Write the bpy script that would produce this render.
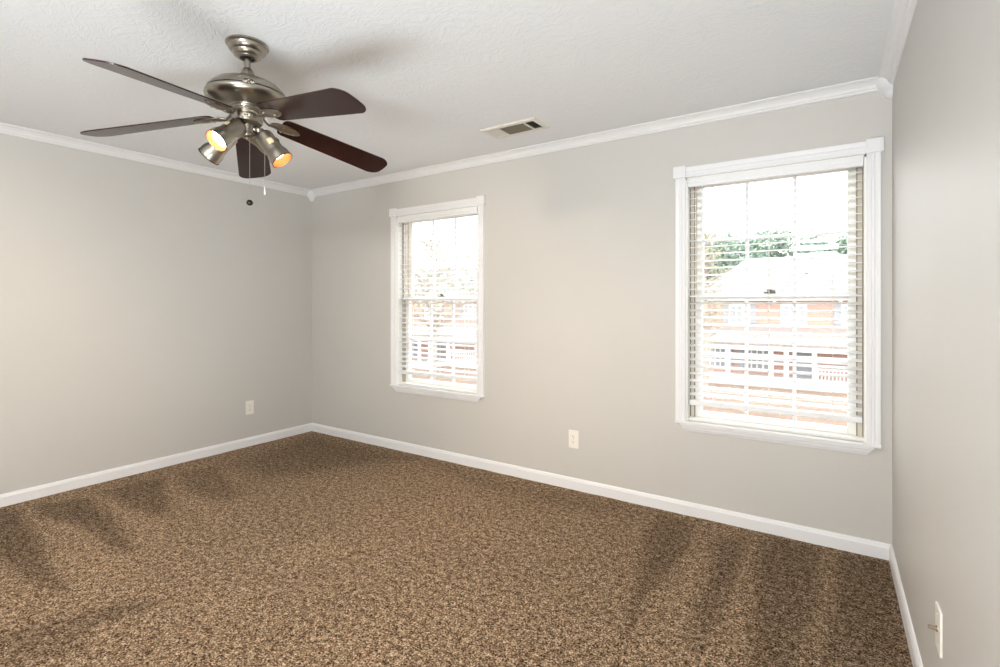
import bpy, bmesh, math, random
from mathutils import Vector, Matrix, noise
from math import sin, cos, pi, radians, degrees, hypot, atan2

random.seed(7)
for o in list(bpy.data.objects):
    bpy.data.objects.remove(o)
scene = bpy.context.scene
COL = scene.collection

# ------------------------------------------------------------------ camera, world, lights, exposure
EYE = 1.2977
cam_data = bpy.data.cameras.new('camera')
cam = bpy.data.objects.new('camera', cam_data)
COL.objects.link(cam)
cam.location = (0, 0, EYE)
cam.rotation_euler = (radians(90), 0, radians(33.5))
cam_data.sensor_width = 36
cam_data.lens = 18.0
cam_data.shift_y = -0.030
cam_data.clip_start = 0.02
cam_data.clip_end = 300
scene.camera = cam

scene.view_settings.view_transform = 'Standard'
scene.view_settings.look = 'None'
scene.view_settings.gamma = 1.0
scene.view_settings.use_curve_mapping = False
scene.view_settings.exposure = 0.14

world = bpy.data.worlds.new('overcast_sky')
scene.world = world
world.use_nodes = True
wbg = world.node_tree.nodes['Background']
wbg.inputs['Color'].default_value = (0.97, 0.985, 1.0, 1)
wbg.inputs['Strength'].default_value = 4.7

def lamp(name, kind, loc, energy, color=(1, 1, 1), **kw):
    d = bpy.data.lights.new(name, kind)
    d.energy = energy
    d.color = color
    o = bpy.data.objects.new(name, d)
    COL.objects.link(o)
    o.location = loc
    for k, v in kw.items():
        setattr(d, k, v)
    return o

# photographer's flash bouncing off the corner behind the camera
fl = lamp('bounced_flash', 'AREA', (-0.20, -1.95, 2.06), 72, (0.955, 0.97, 0.965), shape='RECTANGLE', size=0.6, size_y=0.36)
fl.rotation_euler = Vector((-0.45, 1.0, 0.1)).to_track_quat('-Z', 'Y').to_euler()
# unseen fill lamps added near the floor, shining up to brighten the ceiling
for loc, watts, sx, sy in (((-0.70, -0.55, 0.04), 98, 2.2, 1.3), ((-2.75, -1.00, 0.04), 8, 1.5, 1.3)):
    f2 = lamp('floor_fill', 'AREA', loc, watts, (0.86, 0.945, 1.0), shape='RECTANGLE', size=sx, size_y=sy)
    f2.rotation_euler = Vector((0.0, 0.1, 1.0)).to_track_quat('-Z', 'Y').to_euler()
# daylight pouring in through the two windows (portals for the sky)
for xw in (-2.77, -0.296):
    p = lamp('window_daylight', 'AREA', (xw, 3.40, 1.32), 1, shape='RECTANGLE', size=0.9, size_y=1.5)
    p.rotation_euler = (radians(90), 0, 0)
    p.rotation_euler = Vector((0, -1, 0)).to_track_quat('-Z', 'Y').to_euler()
    p.data.cycles.is_portal = True

# ------------------------------------------------------------------ room dimensions
XL, XR = -4.42, 0.258          # left / right wall
YB, YF = 3.20, -2.40           # window wall / wall behind the camera
H = 2.44
WT = 0.17                      # window wall thickness

# ------------------------------------------------------------------ materials
def srgb(r, g, b):
    f = lambda v: (v / 255 / 12.92) if v / 255 <= 0.04045 else ((v / 255 + 0.055) / 1.055) ** 2.4
    return (f(r), f(g), f(b), 1)

def new_mat(name):
    m = bpy.data.materials.new(name)
    m.use_nodes = True
    nt = m.node_tree
    return m, nt, nt.nodes['Principled BSDF']

def node(nt, kind, **kw):
    n = nt.nodes.new(kind)
    for k, v in kw.items():
        if k in n.inputs.keys():
            n.inputs[k].default_value = v
        else:
            setattr(n, k, v)
    return n

def coords(nt, scale=(1, 1, 1)):
    g = node(nt, 'ShaderNodeNewGeometry')
    mp = node(nt, 'ShaderNodeMapping')
    mp.inputs['Scale'].default_value = scale
    nt.links.new(g.outputs['Position'], mp.inputs['Vector'])
    return mp.outputs['Vector']

def ocoords(nt, scale=(1, 1, 1)):
    g = node(nt, 'ShaderNodeTexCoord')
    mp = node(nt, 'ShaderNodeMapping')
    mp.inputs['Scale'].default_value = scale
    nt.links.new(g.outputs['Object'], mp.inputs['Vector'])
    return mp.outputs['Vector']

def simple(name, col, rough=0.5, metal=0.0, var=0.06, nscale=8.0, bump=0.0, bscale=60.0, emit=None, estr=0.0, coat=0.0, aniso=0.0):
    """Principled material whose colour is gently varied by noise."""
    m, nt, bs = new_mat(name)
    v = ocoords(nt)
    n = node(nt, 'ShaderNodeTexNoise', Scale=nscale, Detail=4.0)
    nt.links.new(v, n.inputs['Vector'])
    r = node(nt, 'ShaderNodeValToRGB')
    r.color_ramp.elements[0].position = 0.3
    r.color_ramp.elements[1].position = 0.7
    r.color_ramp.elements[0].color = tuple(max(0, c * (1 - var)) for c in col[:3]) + (1,)
    r.color_ramp.elements[1].color = tuple(min(1, c * (1 + var)) for c in col[:3]) + (1,)
    nt.links.new(n.outputs['Fac'], r.inputs['Fac'])
    nt.links.new(r.outputs['Color'], bs.inputs['Base Color'])
    bs.inputs['Roughness'].default_value = rough
    bs.inputs['Metallic'].default_value = metal
    bs.inputs['Coat Weight'].default_value = coat
    if aniso:
        bs.inputs['Anisotropic'].default_value = aniso
    if bump:
        n2 = node(nt, 'ShaderNodeTexNoise', Scale=bscale, Detail=3.0)
        nt.links.new(v, n2.inputs['Vector'])
        b = node(nt, 'ShaderNodeBump', Strength=bump, Distance=0.002)
        nt.links.new(n2.outputs['Fac'], b.inputs['Height'])
        nt.links.new(b.outputs['Normal'], bs.inputs['Normal'])
    if emit:
        bs.inputs['Emission Color'].default_value = emit
        bs.inputs['Emission Strength'].default_value = estr
    return m

M = {}
M['wall'] = simple('greige_wall_paint', srgb(203, 200, 195), 0.5, var=0.008, nscale=3, bump=0.10, bscale=170)
M['trim'] = simple('white_trim_paint', srgb(236, 236, 238), 0.35, var=0.008, nscale=5)
M['crown'] = simple('white_crown_paint', srgb(234, 233, 233), 0.4, var=0.008, nscale=5)
M['vinyl'] = simple('window_vinyl', srgb(244, 243, 239), 0.4, var=0.01)
M['track'] = simple('window_track', srgb(214, 205, 188), 0.5, var=0.04, nscale=12)
M['track_dark'] = simple('window_weatherstrip', srgb(112, 104, 94), 0.7, var=0.05)
M['slat'] = simple('blind_slat_white', srgb(240, 241, 242), 0.4, var=0.008)
M['cord'] = simple('blind_cord', srgb(232, 230, 224), 0.8, var=0.03)
M['plate'] = simple('ivory_plastic', srgb(240, 236, 228), 0.35, var=0.01)
M['slot'] = simple('dark_slot', srgb(60, 52, 46), 0.7, var=0.05)
M['vent'] = simple('vent_enamel', srgb(226, 221, 212), 0.45, var=0.02)
M['vent_blade_shade'] = simple('vent_louver_shade_dust', srgb(126, 117, 101), 0.5, var=0.03)  # darker copy of the vent enamel: shade and dust put into the colour
M['duct'] = simple('duct_shade', srgb(48, 44, 38), 0.8, var=0.1)
M['nickel'] = simple('brushed_nickel', srgb(162, 155, 144), 0.28, metal=1.0, var=0.05, nscale=30)
M['nickel_satin'] = simple('satin_nickel_shade', srgb(164, 157, 146), 0.34, metal=1.0, var=0.05, nscale=30)
M['seam'] = simple('dark_seam_band', srgb(50, 44, 38), 0.5, metal=0.5, var=0.05)
M['black'] = simple('black_plastic', srgb(9, 8, 8), 0.55, var=0.1)
M['chain'] = simple('chain_metal', srgb(205, 198, 185), 0.35, metal=0.8, var=0.05)
M['fob'] = simple('white_fob', srgb(240, 236, 226), 0.4, var=0.02)
M['label'] = simple('paper_label', srgb(226, 206, 165), 0.6, var=0.04, nscale=60)
M['coax'] = simple('coax_metal', srgb(150, 135, 115), 0.3, metal=1.0, var=0.05)
M['reflector'] = simple('lamp_inner_reflector', srgb(205, 112, 45), 0.4, metal=0.2, var=0.03)

def bulb_mat(name, strength, c0):
    m, nt, bs = new_mat(name)
    n = node(nt, 'ShaderNodeTexNoise', Scale=20.0)
    nt.links.new(ocoords(nt), n.inputs['Vector'])
    mx = node(nt, 'ShaderNodeMixRGB')
    mx.inputs['Color1'].default_value = c0
    mx.inputs['Color2'].default_value = tuple(c * 0.96 for c in c0[:3]) + (1,)
    nt.links.new(n.outputs['Fac'], mx.inputs['Fac'])
    nt.links.new(mx.outputs['Color'], bs.inputs['Emission Color'])
    bs.inputs['Emission Strength'].default_value = strength
    bs.inputs['Base Color'].default_value = (0.9, 0.85, 0.75, 1)
    return m
M['bulb'] = bulb_mat('lit_bulb_face', 8.0, (1.0, 0.92, 0.80, 1))

def mat_ceiling():
    m, nt, bs = new_mat('brushed_texture_ceiling')
    bs.inputs['Base Color'].default_value = srgb(238, 239, 240)
    bs.inputs['Roughness'].default_value = 0.75
    v = coords(nt)
    # swirled brush strokes: noise warped by a coarser noise, stretched along the swirl
    big = node(nt, 'ShaderNodeTexNoise', Scale=4.0, Detail=2.0)
    nt.links.new(v, big.inputs['Vector'])
    mixv = node(nt, 'ShaderNodeMixRGB', blend_type='ADD')
    mixv.inputs['Fac'].default_value = 0.35
    nt.links.new(v, mixv.inputs['Color1'])
    nt.links.new(big.outputs['Color'], mixv.inputs['Color2'])
    mp = node(nt, 'ShaderNodeMapping')
    mp.inputs['Scale'].default_value = (22, 54, 30)
    mp.inputs['Rotation'].default_value = (0, 0, 0.3)
    nt.links.new(mixv.outputs['Color'], mp.inputs['Vector'])
    n1 = node(nt, 'ShaderNodeTexNoise', Scale=1.0, Detail=5.0, Roughness=0.6, Distortion=0.8)
    nt.links.new(mp.outputs['Vector'], n1.inputs['Vector'])
    rp = node(nt, 'ShaderNodeValToRGB')
    rp.color_ramp.elements[0].position = 0.42
    rp.color_ramp.elements[1].position = 0.72
    nt.links.new(n1.outputs['Fac'], rp.inputs['Fac'])
    b = node(nt, 'ShaderNodeBump', Strength=0.55, Distance=0.003)
    nt.links.new(rp.outputs['Color'], b.inputs['Height'])
    nt.links.new(b.outputs['Normal'], bs.inputs['Normal'])
    return m
M['ceiling'] = mat_ceiling()

def mat_carpet():
    m, nt, bs = new_mat('brown_frieze_carpet')
    v = coords(nt)
    n1 = node(nt, 'ShaderNodeTexNoise', Scale=150.0, Detail=3.0, Roughness=0.65, Distortion=0.8)
    n2 = node(nt, 'ShaderNodeTexNoise', Scale=38.0, Detail=2.0, Roughness=0.5)
    vo = node(nt, 'ShaderNodeTexVoronoi', Scale=120.0)
    big = node(nt, 'ShaderNodeTexNoise', Scale=2.4, Detail=3.0)
    for n in (n1, n2, vo, big):
        nt.links.new(v, n.inputs['Vector'])
    add = node(nt, 'ShaderNodeMath', operation='MULTIPLY_ADD')
    add.inputs[1].default_value = 0.28
    nt.links.new(n2.outputs['Fac'], add.inputs[0])
    nt.links.new(n1.outputs['Fac'], add.inputs[2])
    rp = node(nt, 'ShaderNodeValToRGB')
    e = rp.color_ramp.elements
    e[0].position = 0.52
    e[0].color = srgb(36, 24, 15)
    e[1].position = 0.80
    e[1].color = srgb(236, 212, 184)
    k = e.new(0.60); k.color = srgb(112, 88, 66)
    k = e.new(0.685); k.color = srgb(164, 137, 109)
    nt.links.new(add.outputs[0], rp.inputs['Fac'])
    # vacuum-track lay of the pile (measured on the floor, stored per vertex)
    at = node(nt, 'ShaderNodeAttribute', attribute_name='pile_lay')
    lay = node(nt, 'ShaderNodeMath', operation='MULTIPLY_ADD')
    lay.inputs[1].default_value = 0.35
    nt.links.new(big.outputs['Fac'], lay.inputs[0])
    med = node(nt, 'ShaderNodeTexNoise', Scale=13.0, Detail=3.0)
    nt.links.new(v, med.inputs['Vector'])
    lay2 = node(nt, 'ShaderNodeMath', operation='MULTIPLY_ADD')
    lay2.inputs[1].default_value = 0.5
    nt.links.new(med.outputs['Fac'], lay2.inputs[0])
    nt.links.new(at.outputs['Fac'], lay2.inputs[2])
    sub = node(nt, 'ShaderNodeMath', operation='SUBTRACT')
    sub.inputs[1].default_value = 0.25
    nt.links.new(lay2.outputs[0], sub.inputs[0])
    nt.links.new(sub.outputs[0], lay.inputs[2])
    mulr = node(nt, 'ShaderNodeMapRange')
    mulr.inputs['From Min'].default_value = -0.2
    mulr.inputs['From Max'].default_value = 1.25
    mulr.inputs['To Min'].default_value = 1.25
    mulr.inputs['To Max'].default_value = 0.62
    nt.links.new(lay.outputs[0], mulr.inputs['Value'])
    mul = node(nt, 'ShaderNodeMixRGB', blend_type='MULTIPLY')
    mul.inputs['Fac'].default_value = 1.0
    nt.links.new(rp.outputs['Color'], mul.inputs['Color1'])
    nt.links.new(mulr.outputs['Result'], mul.inputs['Color2'])
    nt.links.new(mul.outputs['Color'], bs.inputs['Base Color'])
    bs.inputs['Roughness'].default_value = 0.95
    bs.inputs['Specular IOR Level'].default_value = 0.1
    b = node(nt, 'ShaderNodeBump', Strength=1.0, Distance=0.012)
    nt.links.new(add.outputs[0], b.inputs['Height'])
    nt.links.new(b.outputs['Normal'], bs.inputs['Normal'])
    return m
M['carpet'] = mat_carpet()

def mat_wood():
    m, nt, bs = new_mat('dark_mahogany_blade')
    v = ocoords(nt, (3, 60, 60))
    n = node(nt, 'ShaderNodeTexNoise', Scale=1.5, Detail=6.0, Roughness=0.6)
    nt.links.new(v, n.inputs['Vector'])
    r = node(nt, 'ShaderNodeValToRGB')
    r.color_ramp.elements[0].position = 0.35
    r.color_ramp.elements[1].position = 0.7
    r.color_ramp.elements[0].color = srgb(28, 9, 8)
    r.color_ramp.elements[1].color = srgb(54, 20, 17)
    nt.links.new(n.outputs['Fac'], r.inputs['Fac'])
    nt.links.new(r.outputs['Color'], bs.inputs['Base Color'])
    bs.inputs['Roughness'].default_value = 0.22
    return m
M['blade'] = mat_wood()

def mat_glass():
    m, nt, bs = new_mat('clear_window_glass')
    nt.nodes.remove(bs)
    out = nt.nodes['Material Output']
    tr = node(nt, 'ShaderNodeBsdfTransparent', Color=(0.97, 0.98, 0.975, 1))
    gl = node(nt, 'ShaderNodeBsdfGlossy', Roughness=0.02)
    lw = node(nt, 'ShaderNodeLayerWeight', Blend=0.5)
    pw = node(nt, 'ShaderNodeMath', operation='POWER')
    pw.inputs[1].default_value = 5.0
    nt.links.new(lw.outputs['Facing'], pw.inputs[0])
    fr = node(nt, 'ShaderNodeMath', operation='MULTIPLY_ADD')   # Schlick: the same from both sides of the pane
    fr.inputs[1].default_value = 0.96
    fr.inputs[2].default_value = 0.022
    nt.links.new(pw.outputs[0], fr.inputs[0])
    n = node(nt, 'ShaderNodeTexNoise', Scale=1.5)
    nt.links.new(ocoords(nt), n.inputs['Vector'])
    b = node(nt, 'ShaderNodeBump', Strength=0.02, Distance=0.001)
    nt.links.new(n.outputs['Fac'], b.inputs['Height'])
    nt.links.new(b.outputs['Normal'], gl.inputs['Normal'])
    mx = node(nt, 'ShaderNodeMixShader')
    nt.links.new(fr.outputs[0], mx.inputs['Fac'])
    nt.links.new(tr.outputs['BSDF'], mx.inputs[1])
    nt.links.new(gl.outputs['BSDF'], mx.inputs[2])
    nt.links.new(mx.outputs['Shader'], out.inputs['Surface'])
    return m
M['glass'] = mat_glass()

def mat_brick():
    m, nt, bs = new_mat('red_brick_facade')
    v = ocoords(nt, (1, 1, 1))
    cb = node(nt, 'ShaderNodeCombineXYZ')
    sp = node(nt, 'ShaderNodeSeparateXYZ')
    nt.links.new(v, sp.inputs['Vector'])
    ad = node(nt, 'ShaderNodeMath', operation='ADD')
    nt.links.new(sp.outputs['X'], ad.inputs[0]); nt.links.new(sp.outputs['Y'], ad.inputs[1])
    nt.links.new(ad.outputs[0], cb.inputs['X']); nt.links.new(sp.outputs['Z'], cb.inputs['Y'])
    b = node(nt, 'ShaderNodeTexBrick', Scale=2.2)
    b.inputs['Color1'].default_value = srgb(188, 146, 130)
    b.inputs['Color2'].default_value = srgb(178, 136, 120)
    b.inputs['Mortar'].default_value = srgb(190, 176, 166)
    nt.links.new(cb.outputs['Vector'], b.inputs['Vector'])
    nt.links.new(b.outputs['Color'], bs.inputs['Base Color'])
    bs.inputs['Roughness'].default_value = 0.9
    return m
M['brick'] = mat_brick()
M['shingle'] = simple('pale_roof_shingle', srgb(126, 123, 123), 0.9, var=0.05, nscale=3)
M['porch_shingle'] = simple('porch_roof_shingle', srgb(146, 137, 133), 0.9, var=0.15, nscale=4)
M['siding'] = simple('white_house_trim', srgb(226, 226, 224), 0.6, var=0.03)
M['shutter'] = simple('grey_shutter', srgb(150, 153, 158), 0.6, var=0.05)
M['house_pane'] = simple('house_window_pane', srgb(150, 152, 156), 0.2, var=0.1)
M['porch_wall'] = simple('porch_wall', srgb(164, 140, 128), 0.8, var=0.2, nscale=2)
M['lawn'] = simple('dormant_lawn', srgb(118, 98, 84), 0.95, var=0.18, nscale=0.7)
M['street'] = simple('street_asphalt', srgb(150, 148, 146), 0.9, var=0.08, nscale=0.8)
M['leaf'] = simple('evergreen_leaf', srgb(134, 152, 136), 0.8, var=0.25, nscale=1.5)
M['leaf_warm'] = simple('spring_leaf', srgb(150, 158, 128), 0.8, var=0.25, nscale=1.5)
M['bark'] = simple('tree_bark', srgb(160, 150, 140), 0.9, var=0.2, nscale=6)

# ------------------------------------------------------------------ mesh helpers
class MB:
    def __init__(s):
        s.bm = bmesh.new()
    def box(s, x0, x1, y0, y1, z0, z1, bevel=0.0):
        b2 = bmesh.new()
        bmesh.ops.create_cube(b2, size=1.0)
        for v in b2.verts:
            v.co = Vector(((x0 + x1) / 2 + v.co.x * (x1 - x0), (y0 + y1) / 2 + v.co.y * (y1 - y0), (z0 + z1) / 2 + v.co.z * (z1 - z0)))
        if bevel:
            bmesh.ops.bevel(b2, geom=list(b2.edges), offset=bevel, segments=2, affect='EDGES', profile=0.5)
        s._merge(b2)
        return s
    def _merge(s, b2, mat=None):
        me = bpy.data.meshes.new('tmp')
        if mat is not None:
            b2.transform(mat)
        b2.to_mesh(me)
        b2.free()
        s.bm.from_mesh(me)
        bpy.data.meshes.remove(me)
    def lathe(s, prof, seg=40, mat=None, cap0=False, cap1=False):
        b2 = bmesh.new()
        rings = []
        for r, z in prof:
            if r < 1e-6:
                rings.append([b2.verts.new((0, 0, z))])
            else:
                rings.append([b2.verts.new((r * cos(2 * pi * i / seg), r * sin(2 * pi * i / seg), z)) for i in range(seg)])
        for a, b in zip(rings, rings[1:]):
            for i in range(seg):
                j = (i + 1) % seg
                if len(a) == 1 and len(b) == 1:
                    continue
                if len(a) == 1:
                    b2.faces.new((a[0], b[j], b[i]))
                elif len(b) == 1:
                    b2.faces.new((a[i], a[j], b[0]))
                else:
                    b2.faces.new((a[i], a[j], b[j], b[i]))
        if cap0 and len(rings[0]) > 1: b2.faces.new(rings[0])
        if cap1 and len(rings[-1]) > 1: b2.faces.new(rings[-1])
        bmesh.ops.recalc_face_normals(b2, faces=list(b2.faces))
        s._merge(b2, mat)
        return s
    def tube(s, pts, r, seg=10, flat=1.0):
        """Round tube through pts; r may be a list; flat squashes it vertically."""
        pts = [Vector(p) for p in pts]
        rs = r if isinstance(r, (list, tuple)) else [r] * len(pts)
        b2 = bmesh.new()
        rings = []
        for i, p in enumerate(pts):
            t = (pts[min(i + 1, len(pts) - 1)] - pts[max(i - 1, 0)]).normalized()
            up = Vector((0, 0, 1)) if abs(t.z) < 0.95 else Vector((1, 0, 0))
            a = t.cross(up).normalized()
            b = a.cross(t).normalized()
            rings.append([b2.verts.new(p + rs[i] * (cos(2 * pi * k / seg) * a + flat * sin(2 * pi * k / seg) * b)) for k in range(seg)])
        for A, B in zip(rings, rings[1:]):
            for k in range(seg):
                j = (k + 1) % seg
                b2.faces.new((A[k], A[j], B[j], B[k]))
        b2.faces.new(rings[0][::-1]); b2.faces.new(rings[-1])
        bmesh.ops.recalc_face_normals(b2, faces=list(b2.faces))
        s._merge(b2)
        return s
    def prism(s, outline, z0, z1, mat=None, bevel=0.0):
        """Outline (x, y) extruded from z0 to z1."""
        b2 = bmesh.new()
        lo = [b2.verts.new((x, y, z0)) for x, y in outline]
        hi = [b2.verts.new((x, y, z1)) for x, y in outline]
        n = len(outline)
        b2.faces.new(lo[::-1]); b2.faces.new(hi)
        for i in range(n):
            j = (i + 1) % n
            b2.faces.new((lo[i], lo[j], hi[j], hi[i]))
        bmesh.ops.recalc_face_normals(b2, faces=list(b2.faces))
        if bevel:
            es = [e for e in b2.edges if abs(e.verts[0].co.z - e.verts[1].co.z) < 1e-9]
            bmesh.ops.bevel(b2, geom=es, offset=bevel, segments=2, affect='EDGES', profile=0.5)
        s._merge(b2, mat)
        return s
    def sweep(s, prof, p0, p1, out, m0=0.0, m1=0.0):
        """Profile (out, up) swept from p0 to p1; m0/m1 slide the ends in proportion to 'out' (mitres)."""
        p0, p1, out = Vector(p0), Vector(p1), Vector(out).normalized()
        d = (p1 - p0).normalized()
        b2 = bmesh.new()
        A = [b2.verts.new(p0 + out * o + Vector((0, 0, u)) + d * (m0 * o)) for o, u in prof]
        B = [b2.verts.new(p1 + out * o + Vector((0, 0, u)) - d * (m1 * o)) for o, u in prof]
        n = len(prof)
        for i in range(n):
            j = (i + 1) % n
            b2.faces.new((A[i], A[j], B[j], B[i]))
        b2.faces.new(A[::-1]); b2.faces.new(B)
        bmesh.ops.recalc_face_normals(b2, faces=list(b2.faces))
        s._merge(b2)
        return s
    def quad(s, pts):
        s.bm.faces.new([s.bm.verts.new(p) for p in pts])
        return s
    def build(s, name, mat, parent=None, smooth=False, loc=None):
        me = bpy.data.meshes.new(name)
        s.bm.to_mesh(me)
        s.bm.free()
        me.materials.append(mat)
        if smooth:
            for p in me.polygons:
                p.use_smooth = True
            try:
                me.set_sharp_from_angle(angle=radians(38))
            except Exception:
                pass
        o = bpy.data.objects.new(name, me)
        COL.objects.link(o)
        if parent:
            o.parent = parent
        if loc:
            o.location = loc
        return o

def tag(o, label=None, cat=None, group=None, kind=None):
    if label: o['label'] = label
    if cat: o['category'] = cat
    if group: o['group'] = group
    if kind: o['kind'] = kind
    return o

def empty(name, loc, rz=0.0):
    o = bpy.data.objects.new(name, None)
    o.empty_display_size = 0.1
    COL.objects.link(o)
    o.location = loc
    o.rotation_euler = (0, 0, rz)
    return o

# ------------------------------------------------------------------ room shell
T = 0.12
WINS = [(-2.77, 'window_1'), (-0.296, 'window_2')]
HW = 0.449                      # half width of a window opening
WZ0, WZ1 = 0.578, 2.068         # its sill and head

mb = MB()
xs = [XL - T]
for xc, _ in WINS:
    xs += [xc - HW, xc + HW]
xs.append(XR + T)
for i in range(0, len(xs), 2):
    mb.box(xs[i], xs[i + 1], YB, YB + WT, -0.1, H + 0.1)
for xc, _ in WINS:
    mb.box(xc - HW, xc + HW, YB, YB + WT, -0.1, WZ0)
    mb.box(xc - HW, xc + HW, YB, YB + WT, WZ1, H + 0.1)
bmesh.ops.remove_doubles(mb.bm, verts=mb.bm.verts, dist=1e-5)
tag(mb.build('wall_back', M['wall']), 'greige wall with the two white windows', 'wall', kind='structure')
tag(MB().box(XL - T, XL, YF - T, YB, -0.1, H + 0.1).build('wall_left', M['wall']), 'greige blank wall left of the corner behind the fan', 'wall', kind='structure')
tag(MB().box(XR, XR + T, YF - T, YB, -0.1, H + 0.1).build('wall_right', M['wall']), 'greige wall close to the camera along the right edge', 'wall', kind='structure')
tag(MB().box(XL, XR, YF - T, YF, -0.1, H + 0.1).build('wall_front', M['wall']), 'greige wall behind the camera', 'wall', kind='structure')
tag(MB().box(XL - T, XR + T, YF - T, YB + WT, H, H + 0.1).build('ceiling', M['ceiling']), 'white brushed texture ceiling', 'ceiling', kind='structure')

# carpet: a fine grid so that the lay of the pile can be stored per vertex
# polygons of darker (positive) and lighter (negative) swept pile, in metres on the floor
LAY = [
    ([(-4.36, 0.89), (-4.19, 0.94), (-3.42, 0.87), (-2.86, 0.82), (-2.93, 0.78), (-3.26, 0.73), (-3.55, 0.72), (-3.76, 0.55), (-4.35, 0.63)], 1.00, 0.04),
    ([(-4.29, 1.03), (-4.11, 1.28), (-3.63, 1.23), (-3.03, 1.13), (-3.11, 1.07), (-3.61, 1.08), (-4.04, 0.99)], 0.95, 0.04),
    ([(-4.21, 1.37), (-4.17, 1.73), (-3.50, 1.49), (-3.42, 1.40), (-3.71, 1.35)], 0.85, 0.04),
    ([(-4.19, 1.79), (-4.08, 2.09), (-3.34, 1.85), (-3.30, 1.73), (-3.72, 1.71)], 0.60, 0.06),
    ([(-2.75, 0.56), (-2.63, 0.74), (-2.57, 0.90), (-2.44, 1.01), (-2.43, 0.91), (-2.47, 0.75), (-2.32, 0.70), (-2.41, 0.58), (-2.47, 0.50)], 0.80, 0.04),
    ([(-4.05, 2.17), (-4.24, 3.07), (-2.88, 3.13), (-3.26, 2.52), (-3.48, 2.16)], 0.75, 0.16),
    ([(-2.88, 3.13), (-1.57, 3.13), (-0.90, 3.16), (-1.18, 2.90), (-2.04, 2.82)], 0.55, 0.16),
    ([(-0.90, 3.16), (-0.86, 2.78), (-0.71, 2.10), (-0.69, 1.95), (-0.66, 2.00), (-0.68, 2.19), (-0.62, 2.78), (-0.67, 3.12), (-0.81, 3.12)], 0.85, 0.04),
    ([(-0.54, 2.98), (-0.39, 3.07), (-0.38, 2.78), (-0.38, 2.37), (-0.39, 2.12), (-0.42, 1.96), (-0.49, 2.26), (-0.49, 2.65)], 0.75, 0.04),
    ([(-0.32, 3.15), (-0.05, 3.16), (-0.04, 2.60), (-0.10, 2.07), (-0.24, 1.98), (-0.27, 2.35), (-0.32, 2.80)], 0.80, 0.04),
    ([(0.02, 3.14), (0.25, 3.17), (0.24, 2.30), (-0.03, 2.12), (0.00, 2.52)], 0.85, 0.04),
    ([(-4.21, 0.95), (-4.26, 1.02), (-3.58, 1.07), (-3.10, 1.07), (-2.81, 1.06), (-2.84, 0.84), (-3.36, 0.87)], -0.25, 0.06),
    ([(-4.12, 1.30), (-4.13, 1.40), (-3.48, 1.37), (-3.30, 1.41), (-2.99, 1.18), (-3.05, 1.14), (-3.63, 1.23)], -0.25, 0.06),
    ([(-4.16, 1.71), (-4.16, 1.79), (-3.68, 1.69), (-3.17, 1.76), (-2.94, 1.49), (-3.36, 1.54)], -0.20, 0.06),
    ([(-2.41, 1.50), (-2.34, 1.81), (-2.13, 1.74), (-2.20, 1.47)], -0.30, 0.06),
    ([(-2.36, 1.15), (-2.23, 1.34), (-2.05, 1.18), (-2.14, 1.08)], -0.20, 0.06),
    ([(-0.66, 3.08), (-0.53, 2.94), (-0.49, 2.26), (-0.46, 1.88), (-0.57, 1.76), (-0.64, 2.12), (-0.62, 2.56)], -0.25, 0.06),
    ([(-0.37, 2.98), (-0.33, 3.07), (-0.32, 2.82), (-0.27, 2.28), (-0.26, 1.97), (-0.35, 1.91), (-0.36, 2.30)], -0.25, 0.06),
    ([(-0.04, 3.13), (0.00, 3.12), (0.00, 2.63), (-0.03, 2.29), (-0.05, 2.59)], -0.25, 0.06),
    ([(-1.65, 1.53), (-0.99, 1.97), (-0.61, 1.91), (-0.69, 1.69), (-1.58, 1.09)], -0.12, 0.16),
]
def lay_value(x, y):
    w = Vector((x * 3.1, y * 3.1, 0.3))
    x += 0.02 * noise.noise(w)
    y += 0.02 * noise.noise(w + Vector((5.2, 1.7, 0)))
    v = 0.0
    for poly, amt, soft in LAY:
        inside = False
        dmin = 9.0
        n = len(poly)
        for i in range(n):
            x0, y0 = poly[i]
            x1, y1 = poly[(i + 1) % n]
            if (y0 > y) != (y1 > y) and x < (x1 - x0) * (y - y0) / (y1 - y0) + x0:
                inside = not inside
            dx, dy = x1 - x0, y1 - y0
            t = max(0, min(1, ((x - x0) * dx + (y - y0) * dy) / (dx * dx + dy * dy + 1e-12)))
            dmin = min(dmin, hypot(x - x0 - t * dx, y - y0 - t * dy))
        sd = dmin if inside else -dmin
        k = max(0, min(1, (sd + soft) / (2 * soft)))
        k = amt * k * k * (3 - 2 * k)
        v = max(v, k) if amt > 0 else (v + k)
    return v
bm = bmesh.new()
nx, ny = 157, 187
gx = [XL - 0.02 + (XR - XL + 0.04) * i / nx for i in range(nx + 1)]
gy = [YF - 0.02 + (YB - YF + 0.04) * j / ny for j in range(ny + 1)]
vs = [[bm.verts.new((x, y, 0.0 + 0.002 * noise.noise(Vector((x * 6, y * 6, 0))))) for y in gy] for x in gx]
for i in range(nx):
    for j in range(ny):
        bm.faces.new((vs[i][j], vs[i + 1][j], vs[i + 1][j + 1], vs[i][j + 1]))
me = bpy.data.meshes.new('floor')
bm.to_mesh(me); bm.free()
at = me.attributes.new('pile_lay', 'FLOAT', 'POINT')
for i, v in enumerate(me.vertices):
    at.data[i].value = lay_value(v.co.x, v.co.y)
for p in me.polygons: p.use_smooth = True
me.materials.append(M['carpet'])
floor = bpy.data.objects.new('floor', me); COL.objects.link(floor)
tag(floor, 'brown frieze carpet with vacuum tracks', 'floor', kind='structure')

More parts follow.
